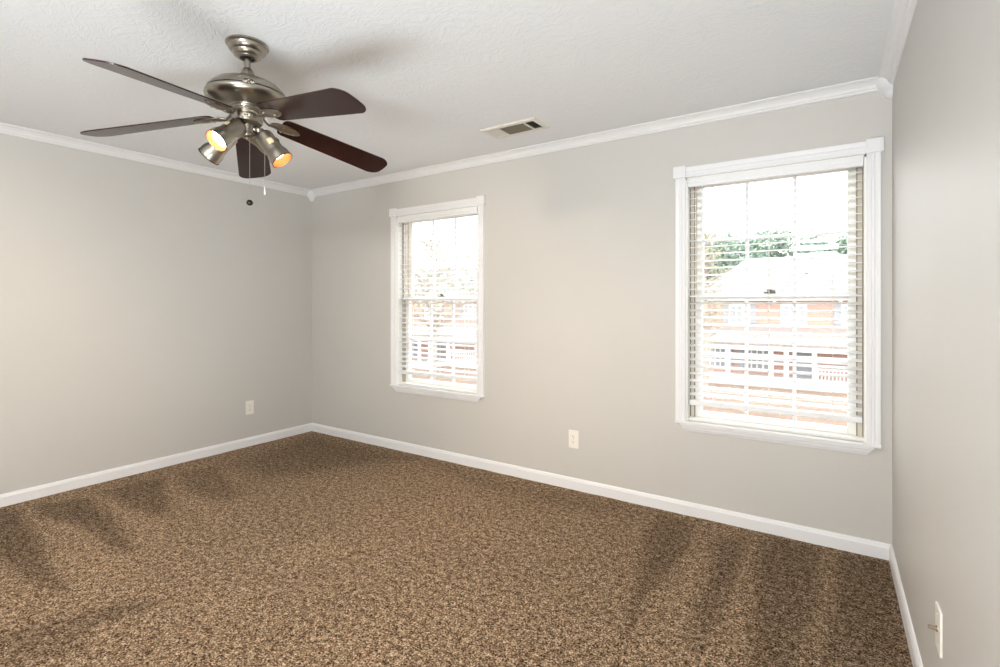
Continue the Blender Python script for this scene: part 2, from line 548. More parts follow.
# baseboards
BB = [(0, -0.01), (0.014, -0.01), (0.014, 0.060), (0.011, 0.066), (0.010, 0.072), (0.005, 0.079), (0, 0.080)]
tag(MB().sweep(BB, (XL, YF, 0), (XL, YB, 0), (1, 0, 0), 1, 1).build('baseboard_left', M['trim']), 'white baseboard under the left wall', 'baseboard', kind='structure')
tag(MB().sweep(BB, (XL, YB, 0), (XR, YB, 0), (0, -1, 0), 1, 1).build('baseboard_back', M['trim']), 'white baseboard under the window wall', 'baseboard', kind='structure')
tag(MB().sweep(BB, (XR, YB, 0), (XR, YF, 0), (-1, 0, 0), 1, 1).build('baseboard_right', M['trim']), 'white baseboard under the right wall', 'baseboard', kind='structure')
tag(MB().sweep(BB, (XR, YF, 0), (XL, YF, 0), (0, 1, 0), 1, 1).build('baseboard_front', M['trim']), 'white baseboard behind the camera', 'baseboard', kind='structure')
# crown moulding
CR = [(0, 0), (0.058, 0), (0.060, -0.006), (0.055, -0.010), (0.050, -0.011), (0.040, -0.017), (0.027, -0.030), (0.020, -0.043),
      (0.014, -0.046), (0.013, -0.051), (0.008, -0.056), (0, -0.058)]
tag(MB().sweep(CR, (XL, YF, H), (XL, YB, H), (1, 0, 0), 1, 1).build('trim_1', M['crown']), 'white crown moulding above the left wall', 'crown moulding', kind='structure')
tag(MB().sweep(CR, (XL, YB, H), (XR, YB, H), (0, -1, 0), 1, 1).build('trim_2', M['crown']), 'white crown moulding above the window wall', 'crown moulding', kind='structure')
tag(MB().sweep(CR, (XR, YB, H), (XR, YF, H), (-1, 0, 0), 1, 1).build('trim_3', M['crown']), 'white crown moulding above the right wall', 'crown moulding', kind='structure')
tag(MB().sweep(CR, (XR, YF, H), (XL, YF, H), (0, 1, 0), 1, 1).build('trim_4', M['crown']), 'white crown moulding behind the camera', 'crown moulding', kind='structure')
# corner blocks of the crown: a quarter-round scroll that steps down to the wall corner
def corner_block(x, y, sx, sy, name, label):
    prof = [(0.078, 0.0), (0.078, -0.014), (0.072, -0.034), (0.058, -0.056), (0.044, -0.070), (0.036, -0.078), (0.034, -0.088), (0.022, -0.100), (0.0, -0.106)]
    m = MB()
    nseg = 8
    rings = []
    for r, z in prof:
        ring = [m.bm.verts.new((x, y, H + z))]
        if r > 1e-6:
            ring += [m.bm.verts.new((x + sx * r * cos(a * pi / 2 / nseg), y + sy * r * sin(a * pi / 2 / nseg), H + z)) for a in range(nseg + 1)]
        rings.append(ring)
    for A, B in zip(rings, rings[1:]):
        for k in range(len(A)):
            j = (k + 1) % len(A)
            if len(B) == 1:
                if k and j: m.bm.faces.new((A[k], A[j], B[0]))
            else:
                m.bm.faces.new((A[k], A[j], B[j], B[k]))
    m.bm.faces.new(rings[0])
    bmesh.ops.recalc_face_normals(m.bm, faces=list(m.bm.faces))
    tag(m.build(name, M['trim'], smooth=True), label, 'corner block', kind='structure')
corner_block(XL, YB, 1, -1, 'trim_5', 'white crown corner block in the corner left of the windows')
corner_block(XR, YB, -1, -1, 'trim_6', 'white crown corner block above the right window')

# ------------------------------------------------------------------ windows
def window(xc, name, label):
    root = empty(name, (xc, YB, WZ0))
    tag(root, label, 'window', kind='structure')
    z = lambda a: a - WZ0       # local heights
    def part(m, pname, mat, parent=root, smooth=False):
        o = m.build(pname, mat, parent, smooth)
        return o
    # side casings with reeded faces
    for s in (-1, 1):
        prof = [(0.449, 0.0), (0.449, -0.013), (0.457, -0.016), (0.467, -0.016), (0.470, -0.013), (0.473, -0.016), (0.481, -0.016), (0.484, -0.013), (0.487, -0.016),
                (0.497, -0.018), (0.507, -0.018), (0.507, 0.0)]
        part(MB().prism([(s * a, b) for a, b in prof], z(0.575), z(2.070)), 'side_casing', M['trim'])
    hp = [(0, 0), (0.018, 0), (0.018, 0.010), (0.015, 0.013), (0.017, 0.017), (0.017, 0.030), (0.014, 0.033), (0.017, 0.037), (0.018, 0.050), (0.018, 0.062), (0, 0.062)]
    part(MB().sweep(hp, (-0.447, 0, z(2.070)), (0.447, 0, z(2.070)), (0, -1, 0)), 'head_casing', M['trim'])
    for s in (-1, 1):
        m = MB().box(min(s * 0.446, s * 0.520), max(s * 0.446, s * 0.520), -0.026, 0.0, z(2.070), z(2.142), bevel=0.003)
        m.box(s * 0.483 - 0.026, s * 0.483 + 0.026, -0.028, -0.025, z(2.080), z(2.132), 0.0012)
        part(m, 'corner_block', M['trim'])
    # stool and mitred apron
    part(MB().box(-0.509, 0.509, -0.031, 0.012, z(0.563), z(0.578), bevel=0.003), 'stool', M['trim'])
    ap = [(0.0, 0.0), (0.024, 0.0), (0.023, -0.012), (0.019, -0.018), (0.017, -0.030), (0.012, -0.036), (0.009, -0.046), (0.0, -0.048)]
    m = MB()
    A = []; B = []
    for o_, u in ap:
        k = 0.484 + u * 0.75
        A.append(m.bm.verts.new((-k, -o_, z(0.563) + u))); B.append(m.bm.verts.new((k, -o_, z(0.563) + u)))
    for i in range(len(ap)):
        j = (i + 1) % len(ap)
        m.bm.faces.new((A[i], A[j], B[j], B[i]))
    m.bm.faces.new(A[::-1]); m.bm.faces.new(B)
    bmesh.ops.recalc_face_normals(m.bm, faces=list(m.bm.faces))
    part(m, 'apron', M['trim'])
    # jamb lining
    m = MB()
    t = 0.010
    for s in (-1, 1):
        a, b = sorted((s * 0.449, s * (0.449 - t)))
        m.box(a, b, 0.0, WT, 0, z(WZ1))
    m.box(-0.449, 0.449, 0.0, WT, z(WZ1) - t, z(WZ1))
    m.box(-0.449 + t, 0.449 - t, 0.012, WT, 0, 0.016)
    part(m, 'jamb', M['vinyl'])
    # balance tracks beside the sashes, with dark weatherstrip grooves
    for s in (-1, 1):
        m = MB()
        a, b = sorted((s * 0.439, s * 0.409))
        m.box(a, b, 0.066, 0.150, 0.016, z(WZ1) - t)
        tr = part(m, 'sash_track', M['track'])
        g = MB()
        for c in (0.4365, 0.411):
            a, b = sorted((s * (c - 0.0018), s * (c + 0.0018)))
            g.box(a, b, 0.0625, 0.0665, 0.016, z(WZ1) - t)
        part(g, 'weatherstrip', M['track_dark'], tr)
    # sashes: (y0, y1, bottom, top, rails)
    def sash(pname, y0, y1, zb, zt, rb, rt, inner):
        st = 0.038
        w = 0.409
        m = MB()
        m.box(-w, -w + st, y0, y1, zb, zt, 0.003).box(w - st, w, y0, y1, zb, zt, 0.003)
        m.box(-w + st, w - st, y0, y1, zb, zb + rb, 0.003).box(-w + st, w - st, y0, y1, zt - rt, zt, 0.003)
        f = part(m, pname, M['vinyl'])
        gx0, gx1, gz0, gz1 = -w + st, w - st, zb + rb, zt - rt
        g = MB()
        for k in (1, 2):
            xx = gx0 + (gx1 - gx0) * k / 3
            g.box(xx - 0.009, xx + 0.009, y0 + 0.006, y1 - 0.006, gz0, gz1)
        zz = (gz0 + gz1) / 2
        third = (gx1 - gx0) / 3
        for k in range(3):
            g.box(gx0 + third * k + (0.009 if k else 0), gx0 + third * (k + 1) - (0.009 if k < 2 else 0), y0 + 0.006, y1 - 0.006, zz - 0.009, zz + 0.009)
        part(g, 'muntin_grid', M['trim'], f)
        part(MB().box(gx0, gx1, (y0 + y1) / 2 - 0.002, (y0 + y1) / 2 + 0.002, gz0, gz1), 'pane', M['glass'], f)
        return f
    sash('upper_sash', 0.110, 0.142, z(1.325), z(2.058), 0.036, 0.036, False)
    lo = sash('lower_sash', 0.072, 0.104, z(0.594), z(1.356), 0.036, 0.036, True)
    m = MB().box(-0.03, 0.03, 0.070, 0.098, z(1.356), z(1.364), 0.002).lathe([(0, 0.018), (0.012, 0.016), (0.014, 0)], 16, Matrix.Translation((0, 0.084, z(1.363))))
    m.box(-0.004, 0.028, 0.072, 0.080, z(1.364), z(1.374), 0.002)
    part(m, 'sash_lock', M['track_dark'], lo)
    return root
window(-2.77, 'window_1', 'white double-hung window near the room corner, left of the wider-looking one')
window(-0.296, 'window_2', 'white double-hung window beside the right wall')

# ------------------------------------------------------------------ blinds
def blind(xc, label):
    root = empty('window_blind', (xc, YB, 2.064))
    tag(root, label, 'blind', 'horizontal slat blinds')
    z = lambda a: a - 2.064
    w = 0.436
    # valance: moulded board just proud of the wall plane
    vp = [(0.000, 0), (0.006, 0), (0.009, 0.006), (0.009, 0.020), (0.012, 0.024), (0.012, 0.044), (0.008, 0.050), (0.000, 0.050)]
    m = MB().sweep(vp, (-w, 0.008, z(2.012)), (w, 0.008, z(2.012)), (0, -1, 0))
    for s in (-1, 1):
        a, b = sorted((s * w, s * (w - 0.006)))
        m.box(a, b, 0.008, 0.050, z(2.012), z(2.060))
    m.build('valance', M['slat'], root)
    MB().box(-w + 0.008, w - 0.008, 0.012, 0.058, z(2.020), z(2.057)).build('headrail', M['slat'], root)
    # slats: shallow curved blades, opened flat
    m = MB()
    yc, hw = 0.036, 0.0245
    zs = []
    k = 1.988
    while k > 0.720:
        zs.append(k); k -= 0.0430
    for i, zz in enumerate(zs):
        tilt = radians(11 + random.uniform(-0.8, 0.8))
        prof = []
        for q in range(7):
            u = -hw + 2 * hw * q / 6
            prof.append((u, 0.0015 * (1 - (u / hw) ** 2)))
        prof = prof + [(u, v - 0.0026) for u, v in reversed(prof)]
        pr = [(-(u * cos(tilt) - v * sin(tilt)), u * sin(tilt) + v * cos(tilt)) for u, v in prof]
        sag = random.uniform(-0.0008, 0.0008)
        m.sweep(pr, (-w + 0.004, yc, z(zz) + sag), (w - 0.004, yc, z(zz) - sag), (0, -1, 0))
    m.build('slats', M['slat'], root)
    m = MB().box(-w + 0.004, w - 0.004, yc - 0.024, yc + 0.024, z(0.674), z(0.704), 0.004)
    br = m.build('bottom_rail', M['slat'], root)
    for xx in (-0.305, 0.0, 0.305):
        c = MB()
        for yy in (yc - 0.0262, yc + 0.0262):
            c.box(xx - 0.0011, xx + 0.0011, yy - 0.0009, yy + 0.0009, z(0.704), z(2.025))
        for zz in zs:
            c.box(xx - 0.0008, xx + 0.0008, yc - 0.026, yc + 0.026, z(zz) - 0.0034, z(zz) - 0.0022)
        c.build('ladder_cord', M['cord'], root)
    for xx in (-0.25, 0.28):
        MB().lathe([(0, 0), (0.005, 0.001), (0.005, 0.006), (0, 0.007)], 12, Matrix.Translation((xx, yc - 0.0245, z(0.688))) @ Matrix.Rotation(radians(90), 4, 'X')).build('rail_button', M['cord'], br)
    wd = MB().tube([(-0.352, -0.002, z(2.012)), (-0.352, -0.0035, z(1.70)), (-0.352, -0.0035, z(1.36))], 0.0032, 8)
    wd.lathe([(0, -0.03), (0.004, -0.03), (0.0062, -0.018), (0.004, 0.0), (0, 0.002)], 12, Matrix.Translation((-0.352, -0.0035, z(1.36))))
    wd.build('tilt_wand', M['slat'], root, smooth=True)
    return root
blind(-2.77, 'white slatted blind hanging in the window nearer the room corner')
blind(-0.296, 'white slatted blind hanging in the window beside the right wall')

# ------------------------------------------------------------------ outlets and jack
def rounded_rect(w, h, r, n=4):
    pts = []
    for cx, cy, a0 in ((w - r, h - r, 0), (-w + r, h - r, 90), (-w + r, -h + r, 180), (w - r, -h + r, 270)):
        for k in range(n + 1):
            a = radians(a0 + 90 * k / n)
            pts.append((cx + r * cos(a), cy + r * sin(a)))
    return pts
def wall_plate(name, loc, facing, label, cat, kind):
    """Plate drawn in its own XY plane, Z out of the wall; facing turns Z to the room."""
    root = empty(name, loc)
    f = Vector(facing)
    up = Vector((0, 0, 1))
    side = up.cross(f)
    root.rotation_euler = Matrix((side, up, f)).transposed().to_euler()
    tag(root, label, cat)
    MB().prism(rounded_rect(0.0385, 0.0625, 0.005), 0.0, 0.006, bevel=0.0018).build('cover_plate', M['plate'], root)
    if kind == 'duplex':
        for s in (-1, 1):
            r = [(0.0165 * cos(a), s * 0.0195 + max(-0.0135, min(0.0135, 0.0165 * sin(a)))) for a in [2 * pi * k / 28 for k in range(28)]]
            rc = MB().prism(r, 0.0052, 0.0078).build('receptacle', M['plate'], root)
            h = MB()
            for dx, hh in ((-0.0062, 0.0042), (0.0062, 0.0034)):
                h.box(dx - 0.0011, dx + 0.0011, s * 0.0195 + 0.003 - hh, s * 0.0195 + 0.003 + hh, 0.0076, 0.0081)
            h.lathe([(0.0024, 0.0076), (0.0024, 0.0081), (0, 0.0081)], 12, Matrix.Translation((0, s * 0.0195 - 0.007, 0)))
            h.build('slot', M['slot'], rc)
        MB().lathe([(0.003, 0.005), (0.003, 0.007), (0, 0.0078)], 12).build('screw', M['chain'], root)
    else:
        c = MB().lathe([(0.0085, 0.005), (0.0085, 0.009), (0.0065, 0.010), (0.005, 0.010), (0.005, 0.026), (0.0038, 0.027), (0.0, 0.0265)], 6)
        c.lathe([(0.0049, 0.0095), (0.0049, 0.026), (0.0, 0.0262)], 16)
        c.build('coax_connector', M['coax'], root, smooth=False)
        for s in (-1, 1):
            MB().lathe([(0.003, 0.005), (0.003, 0.007), (0, 0.0078)], 12, Matrix.Translation((0, s * 0.042, 0))).build('screw', M['plate'], root)
    return root
wall_plate('wall_outlet', (XL, 2.540, 0.350), (1, 0, 0), 'ivory duplex outlet on the blank left wall near the corner', 'outlet', 'duplex')
wall_plate('wall_outlet', (-1.499, YB, 0.350), (0, -1, 0), 'ivory duplex outlet on the wall between the two windows', 'outlet', 'duplex')
wall_plate('cable_jack', (XR, 1.868, 0.375), (-1, 0, 0), 'ivory cable jack plate with metal coax stub low on the right wall', 'cable jack', 'coax')

# ------------------------------------------------------------------ ceiling register
def vent():
    x0, x1, y0, y1 = -1.922, -1.512, 2.668, 2.872
    xc, yc = (x0 + x1) / 2, (y0 + y1) / 2
    root = empty('ceiling_vent', (xc, yc, H))
    tag(root, 'white ceiling air vent with dark louvers beside the crown moulding', 'vent')
    a, b = (x1 - x0) / 2, (y1 - y0) / 2
    ia, ib = a - 0.030, b - 0.034
    m = MB()
    # flange as a bevelled ring
    o0 = [(-a, -b), (a, -b), (a, b), (-a, b)]
    o1 = [(-a + 0.006, -b + 0.006), (a - 0.006, -b + 0.006), (a - 0.006, b - 0.006), (-a + 0.006, b - 0.006)]
    i1 = [(-ia, -ib), (ia, -ib), (ia, ib), (-ia, ib)]
    L = []
    for ring, zz in ((o0, 0.0), (o0, -0.005), (o1, -0.0105), (i1, -0.0095), (i1, 0.0)):
        L.append([m.bm.verts.new((x, y, zz)) for x, y in ring])
    for A, B in zip(L, L[1:]):
        for k in range(4):
            j = (k + 1) % 4
            m.bm.faces.new((A[k], A[j], B[j], B[k]))
    bmesh.ops.recalc_face_normals(m.bm, faces=list(m.bm.faces))
    m.build('flange', M['vent'], root)
    MB().box(-ia, ia, -ib, ib, -0.0015, -0.0005).build('duct_shade_sheet', M['duct'], root)  # flat dark sheet painted in for the shade inside the duct
    d1, d2 = -ia + 0.088, ia - 0.070
    for d in (d1, d2):
        MB().box(d - 0.006, d + 0.006, -ib, ib, -0.0085, -0.0015).build('divider', M['vent'], root)
    def louv(pname, mat, lo, hi, along, tilt, pitch):
        m = MB()
        n = int((hi - lo) / pitch)
        for k in range(n):
            c = lo + (k + 0.5) * (hi - lo) / n
            dz = 0.0035
            dx = dz / math.tan(abs(tilt)) * (1 if tilt > 0 else -1)
            if along == 'y':
                p = [(c - dx, -ib, -0.0015), (c - dx, ib, -0.0015), (c + dx, ib, -0.0085), (c + dx, -ib, -0.0085)]
                q = [(x + 0.0009, y, z) for x, y, z in p]
            else:
                p = [(d1 + 0.006, c - dx, -0.0015), (d2 - 0.006, c - dx, -0.0015), (d2 - 0.006, c + dx, -0.0085), (d1 + 0.006, c + dx, -0.0085)]
                q = [(x, y + 0.0009, z) for x, y, z in p]
            A = [m.bm.verts.new(v) for v in p]; B = [m.bm.verts.new(v) for v in q]
            m.bm.faces.new(A); m.bm.faces.new(B[::-1])
            for i in range(4):
                j = (i + 1) % 4
                m.bm.faces.new((A[i], B[i], B[j], A[j]))
        bmesh.ops.recalc_face_normals(m.bm, faces=list(m.bm.faces))
        m.build(pname, mat, root)
    louv('end_louvers', M['vent'], -ia, d1 - 0.006, 'y', -0.7, 0.0125)
    louv('middle_louvers', M['vent_blade_shade'], -ib, ib, 'x', 0.75, 0.0125)
    louv('end_louvers', M['vent_blade_shade'], d2 + 0.006, ia, 'y', 0.8, 0.0125)
vent()

# ------------------------------------------------------------------ ceiling fan
FX, FY = -2.1465, 1.2245
def ceiling_fan():
    root = empty('ceiling_fan', (FX, FY, H))
    tag(root, 'brushed nickel ceiling fan with five dark mahogany blades and spotlights', 'ceiling fan')
    zz = lambda a: a - H
    def lat(pname, prof, mat=M['nickel'], parent=root, seg=56):
        return MB().lathe([(r, zz(z)) for r, z in prof], seg).build(pname, mat, parent, smooth=True)
    can = lat('canopy', [(0, 2.44), (0.084, 2.44), (0.087, 2.437), (0.087, 2.431), (0.083, 2.428), (0.079, 2.427), (0.078, 2.421), (0.074, 2.411), (0.067, 2.404),
                   (0.061, 2.402), (0.060, 2.397), (0.056, 2.389), (0.049, 2.384), (0.044, 2.383), (0.042, 2.379), (0.036, 2.376), (0.030, 2.377), (0.029, 2.388)])
    lat('hanger_ball', [(0, 2.372), (0.014, 2.374), (0.024, 2.380), (0.028, 2.388)], M['black'], can)
    lat('downrod', [(0.0125, 2.385), (0.0125, 2.325)], seg=24)
    lat('rod_coupling', [(0.013, 2.334), (0.018, 2.332), (0.023, 2.324), (0.030, 2.308), (0.036, 2.291), (0.038, 2.276)])
    mot = lat('motor_housing', [(0, 2.282), (0.036, 2.282), (0.070, 2.278), (0.105, 2.268), (0.132, 2.254), (0.150, 2.238), (0.159, 2.224), (0.1615, 2.216),
                          (0.1600, 2.2145), (0.1600, 2.2095), (0.1665, 2.208), (0.1680, 2.200), (0.164, 2.190), (0.152, 2.180), (0.128, 2.172), (0.100, 2.166), (0.074, 2.162), (0.066, 2.160)])
    lat('seam_band', [(0.1602, 2.2145), (0.1618, 2.2140), (0.1618, 2.2098), (0.1602, 2.2095)], M['seam'], mot, 72)
    # oval medallion with raised scrollwork on the seam
    az = radians(-28)
    md = Matrix.Translation((0.1625 * cos(az), 0.1625 * sin(az), zz(2.213))) @ Matrix.Rotation(az, 4, 'Z') @ Matrix.Rotation(radians(90), 4, 'Y')
    ov = [(0.0115 * cos(2 * pi * k / 32), 0.024 * sin(2 * pi * k / 32)) for k in range(32)]
    m = MB().prism(ov, -0.004, 0.004, md, 0.001)
    med = m.build('medallion', M['chain'], mot)
    m = MB()
    for cx in (-0.009, 0.009):
        m.tube([md @ Vector((0.006 * cos(t), cx + 0.007 * sin(t) * (1 if cx < 0 else -1), 0.0045)) for t in [k * 0.45 for k in range(11)]], 0.0021, 6)
    m.tube([md @ Vector((0.010 * cos(2 * pi * k / 32), 0.0222 * sin(2 * pi * k / 32), 0.004)) for k in range(33)], 0.0014, 6)
    m.build('scrollwork', M['seam'], med)
    lat('neck_ring', [(0.072, 2.163), (0.069, 2.157), (0.061, 2.155), (0.060, 2.150), (0.056, 2.148), (0.056, 2.142), (0.046, 2.141)])
    fw = lat('flywheel', [(0.046, 2.142), (0.047, 2.140), (0.047, 2.128), (0.044, 2.127)], M['chain'])
    sw = lat('switch_housing', [(0.044, 2.128), (0.054, 2.128), (0.060, 2.125), (0.0625, 2.120), (0.0625, 2.099), (0.060, 2.093), (0.052, 2.088), (0.036, 2.085), (0.029, 2.084)])
    a2 = radians(-34)
    sm = Matrix.Translation((0.0625 * cos(a2), 0.0625 * sin(a2), zz(2.110))) @ Matrix.Rotation(a2, 4, 'Z') @ Matrix.Rotation(radians(90), 4, 'Y')
    m = MB().prism(rounded_rect(0.006, 0.014, 0.002), -0.004, 0.0012, sm)
    rs = m.build('reverse_switch', M['chain'], sw)
    m = MB()
    for dx in (-0.0055, 0.004):
        m.prism(rounded_rect(0.0038, 0.0032, 0.0008) if dx < 0 else rounded_rect(0.0038, 0.0030, 0.0008), 0.001, 0.0022, sm @ Matrix.Translation((0, dx, 0)))
    m.build('switch_slot', M['black'], rs)
    lat('light_fitter', [(0.028, 2.086), (0.028, 2.050), (0.031, 2.047), (0.033, 2.040), (0.031, 2.034), (0.024, 2.029), (0.010, 2.026), (0.007, 2.022), (0, 2.021)])

    # blades with their irons
    spec = [(-70.2, 2.056, 0.664), (2.2, 2.050, 0.684), (76.0, 2.012, 0.676), (146.7, 2.004, 0.678), (-143.2, 2.024, 0.680)]
    pitch = radians(12.5)
    r0 = 0.140
    for ang, ztip, r1 in spec:
        zr = 2.110
        slope = (ztip - zr) / (r1 - r0)
        base = Matrix.Rotation(radians(ang), 4, 'Z')
        dr = Matrix.Translation((r0, 0, zz(zr))) @ Matrix.Rotation(-math.atan(slope), 4, 'Y') @ Matrix.Rotation(-pitch, 4, 'X')
        L = r1 - r0
        # outline: narrower root, rounded tip
        pts = []
        w0, w1 = 0.066, 0.082
        nst = 10
        side = []
        rc = 0.045
        side.append((0.0, w0 - 0.025)); side.append((0.008, w0 - 0.008)); side.append((0.025, w0))
        for k in range(1, nst + 1):
            t = k / nst
            side.append((0.025 + (L - rc - 0.025) * t, w0 + (w1 - w0) * t))
        for k in range(1, 9):
            a = radians(90 * k / 8)
            side.append((L - rc - 0.012 + (rc) * sin(a) + 0.012 * (k / 8), w1 - rc + rc * cos(a)))
        side.append((L + 0.002, 0.0))
        out = [(x, y) for x, y in side] + [(x, -y) for x, y in reversed(side[:-1])]
        bl = MB().prism(out, 0.0, 0.0055, base @ dr, 0.0012).build('blade', M['blade'], root)
        # iron: curved flat arm from the flywheel to a leaf plate under the blade
        leaf = []
        for k in range(25):
            t = k / 24
            leaf.append((-0.040 + 0.130 * t, 0.037 * (sin(pi * min(1, t ** 0.75))) ** 0.7 * (0.55 + 0.45 * t) + 0.004))
        # spoon-shaped: the middle bows down below the blade
        m = MB()
        fr_ = base @ dr
        def skin(dz):
            rows = []
            for x, w in leaf:
                rows.append([m.bm.verts.new(fr_ @ Vector((x, w * q / 5, -0.0012 - 0.013 * (w / 0.041) * (1 - (q / 5) ** 2) + dz))) for q in range(-5, 6)])
            return rows
        U, V = skin(0.0), skin(-0.0035)
        for R_ in (U, V):
            for a_, b_ in zip(R_, R_[1:]):
                for q in range(10):
                    m.bm.faces.new((a_[q], a_[q + 1], b_[q + 1], b_[q]))
        for a_, b_, c_, d_ in zip(U, U[1:], V, V[1:]):
            m.bm.faces.new((a_[0], b_[0], d_[0], c_[0])); m.bm.faces.new((a_[-1], b_[-1], d_[-1], c_[-1]))
        for q in range(10):
            m.bm.faces.new((U[0][q], U[0][q + 1], V[0][q + 1], V[0][q])); m.bm.faces.new((U[-1][q], U[-1][q + 1], V[-1][q + 1], V[-1][q]))
        bmesh.ops.recalc_face_normals(m.bm, faces=list(m.bm.faces))
        bp = lambda x, y, z: base @ Vector((x, y, z))
        endp = base @ dr @ Vector((-0.018, 0, -0.006))
        e2 = base @ dr @ Vector((0.01, 0, -0.0045))
        e3 = base @ dr @ Vector((-0.036, 0, -0.008))
        m.tube([bp(0.040, 0, zz(2.134)), bp(0.058, 0, zz(2.133)), bp(0.070, 0, zz(2.128)), bp(0.080, 0, zz(2.117)), bp(0.090, 0, zz(2.107)), e3, endp, e2],
               [0.012, 0.0125, 0.0125, 0.0125, 0.013, 0.016, 0.018, 0.012], 12, flat=0.5)
        ir = m.build('blade_iron', M['nickel_satin'], root, smooth=True)
        for x, y, sz in ((0.010, 0.020, -0.006), (0.010, -0.020, -0.006), (0.060, 0.0, -0.009)):
            MB().lathe([(0.0045, -0.0060), (0.0042, -0.0085), (0, -0.0092)], 12, base @ dr @ Matrix.Translation((x, y, sz))).build('screw', M['chain'], ir)

    # spotlight heads
    lamps = [(-80, 0.150, 1.970, -68, 0.25), (-149, 0.176, 1.948, -140, 0.25), (38, 0.150, 1.932, 45, 2.2), (108, 0.150, 2.035, 128, 0.25)]
    for az, rho, zo, baz, lw in lamps:
        bd = 0.012 if az == -80 else 0.0       # this bulb sits further forward in its shade
        O = Vector((rho * cos(radians(az)), rho * sin(radians(az)), zz(zo)))
        B = Vector((0.046 * cos(radians(baz)), 0.046 * sin(radians(baz)), zz(2.066)))
        d = (O - B).normalized()
        Lh = 0.150
        S = O - d * Lh
        # head frame with +Z along d
        q = d.to_track_quat('Z', 'Y').to_matrix().to_4x4()
        # put the label side up: local X towards the sky
        upv = (Vector((0, 0, 1)) - d * d.z).normalized()
        q = Matrix((upv, d.cross(upv), d)).transposed().to_4x4()
        fr = Matrix.Translation(S) @ q
        prof = [(0, 0.0), (0.020, 0.001), (0.031, 0.006), (0.0375, 0.014), (0.0390, 0.020), (0.0390, 0.092), (0.0400, 0.100), (0.0445, 0.112), (0.0470, 0.124), (0.0475, 0.150),
                (0.0460, 0.1505), (0.0455, 0.124), (0.040, 0.108), (0.033, 0.098)]
        sh = MB().lathe(prof, 40, fr).build('lamp_shade', M['nickel_satin'], root, smooth=True)
        MB().lathe([(0.0478, 0.1465), (0.0486, 0.148), (0.0486, 0.1508), (0.0462, 0.1512)], 40, fr).build('rim', M['seam'], sh, smooth=True)
        MB().lathe([(0.0452, 0.1490), (0.0445, 0.124), (0.039, 0.109), (0.032, 0.100), (0.0, 0.098)], 40, fr).build('reflector', M['reflector'], sh, smooth=True)
        MB().lathe([(0.0, 0.1230 + bd), (0.016, 0.1222 + bd), (0.032, 0.1195 + bd), (0.0385, 0.1160 + bd), (0.0385, 0.113 + bd), (0.030, 0.104), (0.0, 0.102)], 32, fr).build('bulb', M['bulb'], sh, smooth=True)
        # label curved round the shade, turned between sky side and room side
        room = Vector((0.86, -0.5, -0.3)) * lw + Vector((0, 0, 1))
        lab0 = atan2(room.dot(d.cross(upv)), room.dot(upv))
        m = MB()
        nn = 6
        rows = []
        for i in range(nn + 1):
            a = lab0 + radians(-18 + 36 * i / nn)
            rr = 0.0394
            p = lambda h: fr @ Vector((rr * cos(a), rr * sin(a), h))
            rows.append((m.bm.verts.new(p(0.052)), m.bm.verts.new(p(0.078))))
        for A, C in zip(rows, rows[1:]):
            m.bm.faces.new((A[0], C[0], C[1], A[1]))
        m.build('warning_label', M['label'], sh)
        # swivel arm and joint
        J = B + (S + d * 0.03 - B) * 0.5
        inner = Vector((0.022 * cos(radians(baz)), 0.022 * sin(radians(baz)), zz(2.066)))
        m = MB().tube([inner, B, S + d * 0.022], [0.010, 0.010, 0.012], 12)
        m.lathe([(0, -0.014), (0.009, -0.012), (0.0145, -0.005), (0.015, 0), (0.0145, 0.005), (0.009, 0.012), (0, 0.014)], 16, Matrix.Translation(B))
        m.build('swivel_joint', M['nickel'], sh, smooth=True)
        li = lamp('spot_bulb_light', 'SPOT', fr @ Vector((0, 0, 0.136)), 36.0 if az == 108 else 56.0, (1.0, 0.79, 0.54), spot_size=radians(108 if az == 108 else 125), spot_blend=1.0, shadow_soft_size=0.025)
        li.parent = root
        li.rotation_euler = (d + Vector((0, 0, -0.32 if az == 108 else 0.0))).to_track_quat('-Z', 'Y').to_euler()

    # pull chains
    def pull(p, ztop, zend, kind):
        m = MB()
        x, y = p
        m.tube([(x, y, zz(ztop)), (x, y, zz(zend))], 0.0008, 6)
        k = ztop
        while k > zend:
            m.lathe([(0, -0.0013), (0.0013, 0), (0, 0.0013)], 6, Matrix.Translation((x, y, zz(k))))
            k -= 0.0034
        c = m.build('pull_chain', M['chain'], root)
        if kind == 'ball':
            f = MB().lathe([(0, 0.013), (0.004, 0.0125), (0.010, 0.009), (0.0138, 0.0), (0.012, -0.007), (0.006, -0.0118), (0, -0.0125)], 24, Matrix.Translation((x, y, zz(zend) - 0.013)))
            f.build('pull_knob', M['black'], c, smooth=True)
        else:
            f = MB().lathe([(0, 0.0), (0.0022, -0.002), (0.0032, -0.012), (0.0040, -0.030), (0.0022, -0.034), (0, -0.0345)], 16, Matrix.Translation((x, y, zz(zend))))
            f.build('pull_fob', M['fob'], c, smooth=True)
    vd = Vector((-sin(radians(33.5)), cos(radians(33.5))))
    vr = Vector((cos(radians(33.5)), sin(radians(33.5))))
    p1 = vr * 0.016 - vd * 0.012
    p2 = vr * 0.082 - vd * 0.012
    pull(p1, 2.026, 1.753, 'ball')
    pull(p2, 2.040, 1.808, 'fob')
    return root
ceiling_fan()

# ------------------------------------------------------------------ outside: ground, houses, trees
GZ = -4.2
tag(MB().box(-70, 40, 4.5, 90, GZ - 0.3, GZ).build('ground', M['lawn']), 'tan dormant lawn in front of the brick houses outside', 'lawn', kind='structure')

